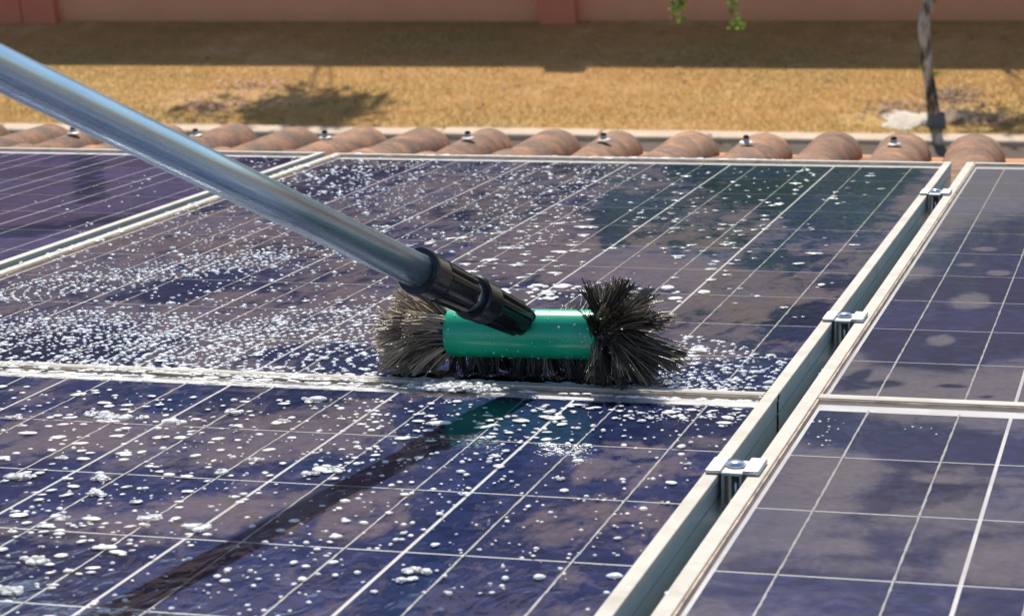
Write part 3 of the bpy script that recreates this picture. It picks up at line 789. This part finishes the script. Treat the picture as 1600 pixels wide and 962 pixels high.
# socket rim and boss on the head
part_lathe('socket', [(.0120, -.016), (.0140, -.010), (.0142, -.003), (.0132, .000), (.0110, .0005)], MAT_GREEN)
part_lathe('socket_ring', [(.0120, -.003), (.0132, -.001), (.0134, .0030), (.0124, .0046), (.0105, .005)], MAT_BLACK)
part_lathe('threaded_end', [(.0096, .004), (.0100, .016)], simple('wet_grey_plastic', (.16, .20, .22), .25))
part_lathe('collar', [(.0110, .0085), (.0132, .0095), (.0140, .012), (.0163, .068), (.0166, .069), (.0166, .0695), (.0178, .071), (.0190, .0735), (.0190, .090), (.0198, .0915), (.0198, .0955), (.0180, .0970), (.0140, .0972)], MAT_BLACK, 120, ribbed(.0030, 10, .011, .0685), False)
part_lathe('ferrule', [(.0128, .090), (.0132, .112)], simple('worn_zinc', (.45, .48, .50), .3, .8, .3, 90))
part_lathe('collar', [(.0125, .1065), (.0150, .1075), (.0158, .110), (.0172, .158), (.0174, .1595), (.0186, .161), (.0192, .163), (.0192, .1800), (.0202, .1815), (.0204, .1850), (.0196, .1868), (.0152, .1872)], MAT_BLACK, 120, ribbed(.0030, 10, .109, .1588), False)
bm = bmesh.new(); add_lathe(bm, [(.0144, .176), (.0144, .5), (.0144, 1.0), (.0144, 1.55)], 64)
po = link('pole', bm_mesh('pole', bm, MAT_POLE, True), brush); po.matrix_local = pm
part_lathe('grip', [(.0150, 1.44), (.0168, 1.445), (.0168, 1.60), (.015, 1.605)], MAT_BLACK, 32)

def logn_(n, m): return m * np.exp(rng.normal(0, .45, n))
# bristle tufts, each its own part
def tuft_mesh(root, d, length, n, spread, thick, droop, tints, clump=.35, conv=.6):
    Vs, Fs, Ts, o = [], [], [], 0
    d = np.array(d) / np.linalg.norm(d)
    a = np.cross(d, (0.31, .2, .9)); a /= np.linalg.norm(a); b = np.cross(d, a)
    bend = rng.normal(0, .55, 2)
    for _ in range(n):
        j0 = (a * rng.normal() + b * rng.normal()) * .0026; r0 = np.array(root)
        dd = d + (a * (rng.normal() * spread + bend[0] * .3) + b * (rng.normal() * spread + bend[1] * .3)); dd /= np.linalg.norm(dd)
        Ln = length * rng.uniform(.86, 1.03); segs = 6; pts = []
        curl = (a * rng.normal() + b * rng.normal()) * clump
        for s in np.linspace(0, 1, segs):
            p = r0 + j0 * (1 - conv * s) + dd * Ln * s + curl * Ln * s * s * .35 + np.array([0, 0, -1]) * droop * Ln * s * s
            pts.append(p)
        pts = np.array(pts)
        low = pts[:, 2] < .0012                               # bristles flatten where they meet the glass
        pts[:, 2] = np.where(low, .0012 + rng.uniform(0, .002, segs), pts[:, 2])
        th = thick * rng.uniform(.7, 1.4)
        V, F = tube_arrays(pts, np.linspace(th, th * .55, segs), 4)
        Vs.append(V); Fs.append(F + o); o += len(V); Ts.append(np.full(len(V), np.clip(rng.choice(tints) + rng.normal() * .12, 0, 1)))
    return np.concatenate(Vs), np.concatenate(Fs), np.concatenate(Ts)
def add_tuft(mat, *a, **k):
    V, F, T = tuft_mesh(*a, **k)
    me = np_mesh('tuft', V, F, mat, True)
    me.attributes.new('tint', 'FLOAT', 'POINT').data.foreach_set('value', T.astype(np.float32))
    return link('tuft', me, brush)
def hp(s, ang, r):                                         # point on the head: s along its axis, angle round it
    return np.array(ax_m @ Vector((r * math.cos(ang), r * math.sin(ang), s)))
axd = np.array(ax_m.to_3x3() @ Vector((0, 0, 1)))
for ring, (s, tilt, ln, cnt) in enumerate(((HL + .001, .08, .040, 13), (HL + .006, .42, .044, 13), (HL + .012, .82, .052, 10), (HL + .015, 1.25, .059, 7))):
    for i in range(cnt):
        an_ = 2 * math.pi * (i + .5 * (ring % 2) + rng.uniform(-.2, .2)) / cnt
        c0 = hp(s, 0, 0); p = hp(s, an_, .0175 - ring * .003); rd = (p - c0) / np.linalg.norm(p - c0)
        d = rd * math.cos(tilt) + axd * math.sin(tilt)
        add_tuft(MAT_DARK, p, d + rng.normal(0, .24, 3), ln * rng.uniform(.78, 1.16), 34, .034, .00072, .10, [[.1, .25, .4, .5], [.4, .55, .65, .75], [.55, .7, .85, .95]][rng.integers(3)], clump=.22, conv=.15)
for ring, (s, tilt, ln, cnt) in enumerate(((-.002, .75, .040, 11), (-.008, 1.0, .047, 11), (-.013, 1.2, .051, 9), (-.015, 1.45, .051, 5))):
    for i in range(cnt):
        an_ = 2 * math.pi * (i + .5 * (ring % 2) + rng.uniform(-.2, .2)) / cnt
        c0 = hp(s, 0, 0); p = hp(s, an_, .0165 - ring * .0035); rd = (p - c0) / np.linalg.norm(p - c0)
        d = rd * math.cos(tilt) - axd * math.sin(tilt)
        add_tuft(MAT_TAN, p, d + rng.normal(0, .20, 3), ln * rng.uniform(.82, 1.14), 30, .035, .00080, .12, [[.1, .3, .5], [.4, .6, .75], [.6, .8, 1.0]][rng.integers(3)], clump=.35, conv=.1)
for row, aoff in enumerate((-.12, .1, .4, .8)):       # skirt of bristles under the head
    for i in range(15):
        s = .004 + (HL - .006) * (i + .5) / 15
        base = np.array(ax_m @ Vector((0, 0, s)))
        d = np.array([rng.normal() * .25, math.sin(aoff), -math.cos(aoff)])
        p = base + d / np.linalg.norm(d) * .0185
        add_tuft(MAT_DARK if rng.random() < .9 else MAT_TAN, p, d + np.array([0, -.02 if aoff < .2 else .5, -.05]), .030, 20, .07, .0006, .12, [.0, .1, .25, .4])

for i in range(9):                                        # wet bristles standing up behind the head
    s = .098 + (HL - .098) * i / 8
    base = np.array(ax_m @ Vector((0, 0, s)))
    d = np.array([rng.normal() * .2 + .15, .9, .35 + .055 * i + rng.normal() * .12])
    add_tuft(MAT_DARK, base + np.array([0, .016, .004]), d, .040 + .0010 * i, 30, .05, .0008, .10, [.2, .4, .6, .8])

def flecks(name, pts, rad, mat):
    parts = []
    for p, q in zip(pts, rad):
        V_ = []
        for k in range(4):
            for i in range(6):
                th = math.pi * (k + .5) / 4; ph = 2 * math.pi * i / 6
                V_.append((p[0] + q * math.sin(th) * math.cos(ph), p[1] + q * math.sin(th) * math.sin(ph), p[2] + q * .8 * math.cos(th)))
        F_ = [(k * 6 + i, (k + 1) * 6 + i, (k + 1) * 6 + (i + 1) % 6, k * 6 + (i + 1) % 6) for k in range(3) for i in range(6)] + [(0, 1, 2, 3), (0, 3, 4, 5), (18, 21, 20, 19), (18, 23, 22, 21)]
        parts.append((np.array(V_), np.array(F_)))
    V_, F_ = merge(parts); return tag(link(name, np_mesh(name, V_, F_, mat, True), brush), kind='stuff')
hd = [hp(rng.uniform(.006, HL - .008), rng.uniform(0, 6.28), rH) for _ in range(150)]
flecks('water_drops', hd, logn_(150, .00055), MAT_DROP)
fb = []
for _ in range(60):
    a_ = rng.uniform(0, 6.28); rr = rng.uniform(.030, .056); c0 = hp(HL + rng.uniform(-.002, .035), a_, rr)
    if c0[2] > .002: fb.append(c0)
for _ in range(25):
    a_ = rng.uniform(0, 6.28); c0 = hp(-rng.uniform(.012, .05), a_, rng.uniform(.02, .045))
    if c0[2] > .002: fb.append(c0)
flecks('foam_flecks', fb, logn_(len(fb), .0005), MAT_FOAM)

# ------------------------------------------------------------------ soap foam
DOME = []
nseg = 10
for (r, z) in ((1.0, 0.0), (.93, .42), (.66, .80)):
    for i in range(nseg):
        a = 2 * math.pi * i / nseg; DOME.append((r * math.cos(a), r * math.sin(a), z))
DOME.append((0, 0, 1.0)); DOME = np.array(DOME)
DF = []
for k in range(2):
    for i in range(nseg):
        j = (i + 1) % nseg; DF.append((k * nseg + i, k * nseg + j, (k + 1) * nseg + j, (k + 1) * nseg + i))
for i in range(nseg): DF.append((2 * nseg + i, 2 * nseg + (i + 1) % nseg, 3 * nseg, 3 * nseg))
DF3 = np.array([(a, b, c) for a, b, c, d in DF] + [(a, c, d) for a, b, c, d in DF if c != d])
def domes(P, Rr, aspect, ang, hr, wob=.26):
    """P (n,2|3), Rr radius (n), aspect (n) long/short, ang, hr height/radius"""
    P = np.asarray(P, float); n = len(P)
    Vn = np.repeat(DOME[None], n, 0).copy()
    rad = 1 + rng.normal(0, 1, (n, nseg)) * wob
    rad = (rad + np.roll(rad, 1, 1) + np.roll(rad, -1, 1)) / 3
    full = np.concatenate([rad, rad, rad, np.ones((n, 1))], 1)
    x = Vn[:, :, 0] * full * (Rr * np.sqrt(aspect))[:, None]; y = Vn[:, :, 1] * full * (Rr / np.sqrt(aspect))[:, None]
    hr = hr * np.clip(.0022 / Rr, .38, 1.0) ** .55
    z = Vn[:, :, 2] * (Rr * hr)[:, None]
    ca, sa = np.cos(ang)[:, None], np.sin(ang)[:, None]
    X = x * ca - y * sa + P[:, 0:1]; Y = x * sa + y * ca + P[:, 1:2]
    Z = z - .0012 + (P[:, 2:3] if P.shape[1] > 2 else 0)
    V = np.stack([X, Y, Z], -1).reshape(-1, 3)
    F = (DF3[None] + (np.arange(n) * len(DOME))[:, None, None]).reshape(-1, 3)
    return V, F
def foam_obj(parts, ox, oy, label, mat=None):
    V, F = merge(parts); V = V - np.array([ox, oy, 0])
    o = link('soap_foam', np_mesh('soap_foam', V, F, mat or MAT_FOAM, True))
    o.location = on_roof(ox, oy, 0); o.rotation_euler = (-TILT, 0, 0)
    return tag(o, label, 'foam', kind='stuff')
def inside(P, x0, x1, y0, y1):
    return (P[:, 0] > x0) & (P[:, 0] < x1) & (P[:, 1] > y0) & (P[:, 1] < y1)
def scatter(cx, cy, rx, ry, n, ang=0.0):
    P = rng.normal(0, .55, (n, 2)) * (rx, ry); ca, sa = math.cos(ang), math.sin(ang)
    return np.stack([P[:, 0] * ca - P[:, 1] * sa + cx, P[:, 0] * sa + P[:, 1] * ca + cy], 1)
def logn(n, med, sig): return med * np.exp(rng.normal(0, sig, n))
def poly_scatter(poly, n):
    """uniform over a photo-measured polygon lying on the glass"""
    Q_ = np.array([at(*p) for p in poly]); lo_, hi_ = Q_.min(0), Q_.max(0); out = []
    while len(out) < n:
        P = rng.uniform(lo_, hi_, (n * 3, 2)); ins = np.zeros(len(P), bool); j = len(Q_) - 1
        for i in range(len(Q_)):
            xi, yi = Q_[i]; xj, yj = Q_[j]
            ins ^= ((yi > P[:, 1]) != (yj > P[:, 1])) & (P[:, 0] < (xj - xi) * (P[:, 1] - yi) / (yj - yi + 1e-12) + xi); j = i
        out += P[ins].tolist()
    return np.array(out[:n])
def arcs(cx, cy, r0, r1, a0, a1, dr, ds, jit, drop=.2):
    out = []; r = r0
    while r < r1:
        m = int((a1 - a0) * r / ds)
        for k in range(m):
            if rng.random() < drop: continue
            a = a0 + (a1 - a0) * (k + rng.uniform(-.3, .3)) / max(m, 1)
            rr = r + rng.normal() * jit
            out.append((cx + rr * math.cos(a), cy + rr * math.sin(a)))
        r += dr * rng.uniform(.85, 1.15)
    return np.array(out)

BX0, BX1 = -.954 - .005, .0; BY0, BY1 = -1.592, .030
fp = []; FS = .72
def apart(P, d):
    cell = {}; out = []
    for p in P:
        k = (int(p[0] / d), int(p[1] / d)); ok = True
        for a in (-1, 0, 1):
            for b in (-1, 0, 1):
                for q in cell.get((k[0] + a, k[1] + b), ()):
                    if (p[0] - q[0]) ** 2 + (p[1] - q[1]) ** 2 < d * d: ok = False
        if ok: cell.setdefault(k, []).append(p); out.append(p)
    return np.array(out)
def put(P, med, sig, hr=(.30, .55), asp=(1.0, 1.5), ang=None, box=None, wob=.28, rmax=.0085, sep=2.4):
    if box: P = P[inside(P, *box)]
    if not len(P): return
    if sep: P = apart(P, med * FS * sep)
    n = len(P); r = np.minimum(logn(n, med * FS, sig), rmax)
    a = rng.uniform(0, 6.28, n) if ang is None else rng.normal(ang, .35, n)
    fp.append(domes(P, r, rng.uniform(*asp, n), a, rng.uniform(*hr, n), wob))
boxB = (BX0, BX1, BY0, BY1)
# fine droplets over the upper left and middle of the middle panel
put(poly_scatter([(0, 435), (500, 245), (700, 247), (600, 370), (400, 480), (0, 480)], 900), .0020, .45, (.5, .8), box=boxB)
put(poly_scatter([(560, 250), (960, 252), (700, 400), (560, 390)], 700), .0019, .45, (.5, .8), box=boxB)
put(poly_scatter([(800, 262), (1010, 255), (860, 380), (720, 400)], 330), .0020, .5, (.4, .7), box=boxB)
put(poly_scatter([(430, 265), (600, 255), (560, 320), (440, 330)], 160), .0028, .4, (.5, .8), box=boxB)
put(poly_scatter([(0, 430), (300, 335), (640, 420), (600, 560), (0, 560)], 460), .0022, .4, (.45, .75), box=boxB)
# swirls left by the brush
for (px, py, r0, r1, a0, a1) in ((640, 560, .03, .30, 2.0, 4.4), (400, 560, .02, .20, 1.8, 4.4), (180, 560, .02, .24, 1.5, 4.2), (30, 545, .02, .22, 1.0, 3.9), (420, 420, .02, .16, 1.6, 3.9), (200, 450, .02, .14, 1.6, 4.0)):
    c_ = at(px, py); put(arcs(c_[0], c_[1], r0, r1, a0, a1, .0135, .0080, .0009, .16), .0027, .30, (.45, .7), box=boxB)
put(poly_scatter([(0, 555), (600, 575), (600, 595), (0, 572)], 90), .0040, .5, (.22, .40), (1.2, 2.4), .6, box=boxB)
put(poly_scatter([(450, 470), (650, 450), (600, 560), (380, 560)], 90), .0038, .4, (.2, .36), (1.2, 2.2), .9, box=boxB)
# drops near the lower right corner
put(poly_scatter([(1060, 520), (1130, 530), (1230, 560), (1200, 610), (980, 606), (1050, 575)], 420), .0026, .35, (.35, .6), (1.1, 1.8), .4, box=boxB)
put(poly_scatter([(1000, 575), (1120, 585), (1190, 607), (980, 604)], 160), .0022, .4, box=boxB)
# flat blobs on the right half
put(poly_scatter([(700, 420), (860, 270), (1420, 265), (1250, 500), (1090, 480), (900, 440)], 150), .0042, .45, (.10, .22), (1.1, 2.0), .15, box=boxB)
put(poly_scatter([(700, 440), (790, 330), (960, 330), (860, 450)], 60), .0055, .45, (.10, .2), (1.2, 2.4), .5, box=boxB)
put(poly_scatter([(1000, 330), (1250, 330), (1150, 430), (1040, 420)], 50), .0048, .35, (.10, .2), (1.2, 2.2), .1, box=boxB)
put(poly_scatter([(900, 260), (1300, 262), (1150, 330), (850, 340)], 130), .0020, .5, (.3, .6), box=boxB)
foam_obj(fp, -.48, -.8, 'fine soapy droplets sprinkled in arcs over the middle solar panel', MAT_DROP); fp = []
# streaks pulled by the brush
for (px, py, n_, ln, ang) in ((680, 375, 26, .07, .7), (895, 345, 10, .03, .5), (905, 390, 8, .03, .3), (150, 600, 14, .05, .5), (250, 560, 10, .035, .7)):
    c_ = at(px, py); put(scatter(c_[0], c_[1], .006, ln, n_, ang - 1.2), .0055, .4, (.10, .2), (1.6, 3.0), ang, box=boxB)
# the row of drops near the eave on the right
for (px, py) in ((1258, 265), (1270, 272), (1262, 280), (1250, 290), (1243, 296), (1240, 302), (1290, 310), (1300, 308), (1265, 355), (1270, 358), (1305, 440), (1275, 446), (1222, 316), (1218, 318)):
    c_ = at(px, py); put(scatter(c_[0], c_[1], .006, .012, 4), .0040, .3, (.15, .3), box=boxB)
# foam squeezed out round the bristles
c_ = at(965, 602); put(scatter(c_[0], c_[1], .06, .006, 90), .0036, .5, (.4, .8), box=boxB)
c_ = at(1055, 560); put(scatter(c_[0], c_[1], .012, .06, 60, -.2), .0036, .5, (.4, .8), box=boxB)
c_ = at(900, 455); put(scatter(c_[0], c_[1], .10, .05, 130), .0042, .5, (.3, .6), box=boxB)
c_ = at(610, 590); put(scatter(c_[0], c_[1], .05, .012, 40), .0044, .5, (.25, .5), box=boxB)
foam_obj(fp, -.48, -.8, 'white soap foam and droplets spread over the middle solar panel'); fp = []

# foam clinging to the frame bars
def bar_foam(x0, x1, y, wy, n, med, gaps=()):
    P = np.stack([rng.uniform(x0, x1, n), y + rng.normal(0, 1, n) * wy, np.full(n, LIP + .0004)], 1)
    for a, b in gaps: P = P[~((P[:, 0] > a) & (P[:, 0] < b))]
    n = len(P); fp.append(domes(P, logn(n, med, .4), rng.uniform(1.2, 3.2, n), rng.normal(0, .2, n), rng.uniform(.15, .38, n)))
bar_foam(-.96, -.22, -1.602, .0035, 300, .0026)
bar_foam(-.96, -.22, -1.633, .0035, 200, .0024)
bar_foam(-.96, -.24, -1.6165, .0022, 420, .0020)
bar_foam(-.22, -.02, -1.600, .0030, 60, .0022)
bar_foam(-.22, .0, -1.636, .0025, 60, .0022)
bar_foam(-.97, -.35, .034, .0035, 120, .0030)
bar_foam(-.75, -.2, .036, .0035, 170, .0032)
P = np.stack([-.965 + rng.normal(0, .004, 260), rng.uniform(-1.5, .03, 260), np.full(260, LIP + .0003)], 1); fp.append(domes(P, logn(260, .0022, .4), rng.uniform(1, 1.6, 260), rng.uniform(0, 6, 260), rng.uniform(.4, .7, 260)))
c_ = at(715, 608); P = scatter(c_[0], c_[1], .032, .010, 260); fp.append(domes(np.c_[P, LIP + rng.uniform(-.001, .0025, 260)], logn(260, .0021, .4), rng.uniform(1, 1.4, 260), rng.uniform(0, 6, 260), rng.uniform(.5, .9, 260)))
P = np.stack([rng.uniform(-.005, .055, 90), rng.uniform(-2.35, -1.45, 90), np.full(90, LIP + .0002)], 1)
P = P[(P[:, 0] < .0125) | (P[:, 0] > .0345)]; P = P[(P[:, 0] < .047)]
n_ = len(P); fp.append(domes(P, logn(n_, .0012, .4), np.full(n_, 1.2), rng.uniform(0, 6, n_), np.full(n_, .6)))
foam_obj(fp, -.48, -1.6, 'thick white foam lying along the frame bars of the middle panel'); fp = []

# near panel
FS = .62
boxb = (-.96, .0, -3.2, -1.644)
put(poly_scatter([(0, 600), (560, 615), (640, 700), (400, 800), (160, 962), (0, 962)], 260), .0036, .42, (.20, .42), (1.1, 1.9), .45, box=boxb, rmax=.010)
put(poly_scatter([(0, 600), (400, 612), (300, 800), (0, 962)], 70), .0056, .35, (.18, .36), (1.2, 2.2), .5, box=boxb, rmax=.013)
put(poly_scatter([(0, 610), (700, 620), (600, 800), (250, 962), (0, 962)], 420), .0016, .45, (.4, .7), box=boxb)
put(poly_scatter([(560, 620), (900, 630), (700, 800), (450, 962), (250, 962), (520, 760)], 300), .0024, .5, (.3, .55), box=boxb, rmax=.007)
put(poly_scatter([(600, 620), (920, 632), (850, 690), (600, 690)], 40), .0055, .3, (.18, .35), (1.1, 2.0), .3, box=boxb)
put(poly_scatter([(800, 640), (1160, 640), (960, 900), (600, 962), (560, 900)], 270), .0021, .5, (.35, .6), box=boxb, rmax=.006)
put(poly_scatter([(960, 632), (1170, 640), (1150, 665), (960, 655)], 150), .0018, .5, (.3, .55), (1.1, 2.2), .2, box=boxb)
put(poly_scatter([(820, 628), (1170, 634), (1165, 642), (820, 640)], 30), .0036, .4, (.2, .35), (1.4, 3), .1, box=boxb)
for (px, py, s) in ((40, 741, 1.3), (150, 645, 1.6), (175, 650, 1.5), (275, 658, 1.0), (155, 745, .9), (152, 768, 1.1), (235, 806, 1.2), (305, 820, 1.2), (10, 918, 1.4), (50, 872, 1.2), (95, 712, .8), (365, 640, 1.2), (445, 655, .9), (480, 622, 1.0), (520, 730, 1.1), (345, 735, .9), (650, 888, .9), (625, 902, .7), (92, 805, 1.0), (20, 650, 1.0), (220, 650, .8), (400, 715, .9), (485, 737, .8), (735, 612, .9), (830, 618, .9), (875, 745, .6), (1075, 722, .5)):
    c_ = at(px, py); m_ = int(15 * s) + 4
    put(scatter(c_[0], c_[1], .0065 * s, .005 * s, m_), .0029 * s, .5, (.35, .8), (1.0, 1.6), box=boxb, sep=0)
foam_obj(fp, -.48, -2.1, 'white soap blobs and drops lying on the near panel below the brush'); fp = []
# right column and far left panel: a few drops
put(poly_scatter([(1240, 650), (1330, 650), (1290, 700), (1250, 690)], 26), .0016, .4, (.4, .7), box=(AX, 1, -3.2, -1.644))
put(poly_scatter([(1400, 662), (1480, 665), (1470, 680), (1400, 676)], 5), .0016, .4, (.4, .7), box=(AX, 1, -3.2, -1.644))
foam_obj(fp, .15, -1.7, 'few small foam drops near the top corner of the near right panel'); fp = []
put(poly_scatter([(20, 300), (250, 270), (480, 243), (350, 290), (120, 370)], 46), .0022, .5, (.4, .7), box=(-1.96, -1.01, -1.55, .03))
put(poly_scatter([(380, 243), (480, 242), (400, 265), (390, 262)], 30), .0024, .4, (.5, .8), box=(-1.96, -1.01, -1.55, .03))
foam_obj(fp, -1.2, -.4, 'scattered droplets on the far left panel behind the pole'); fp = []
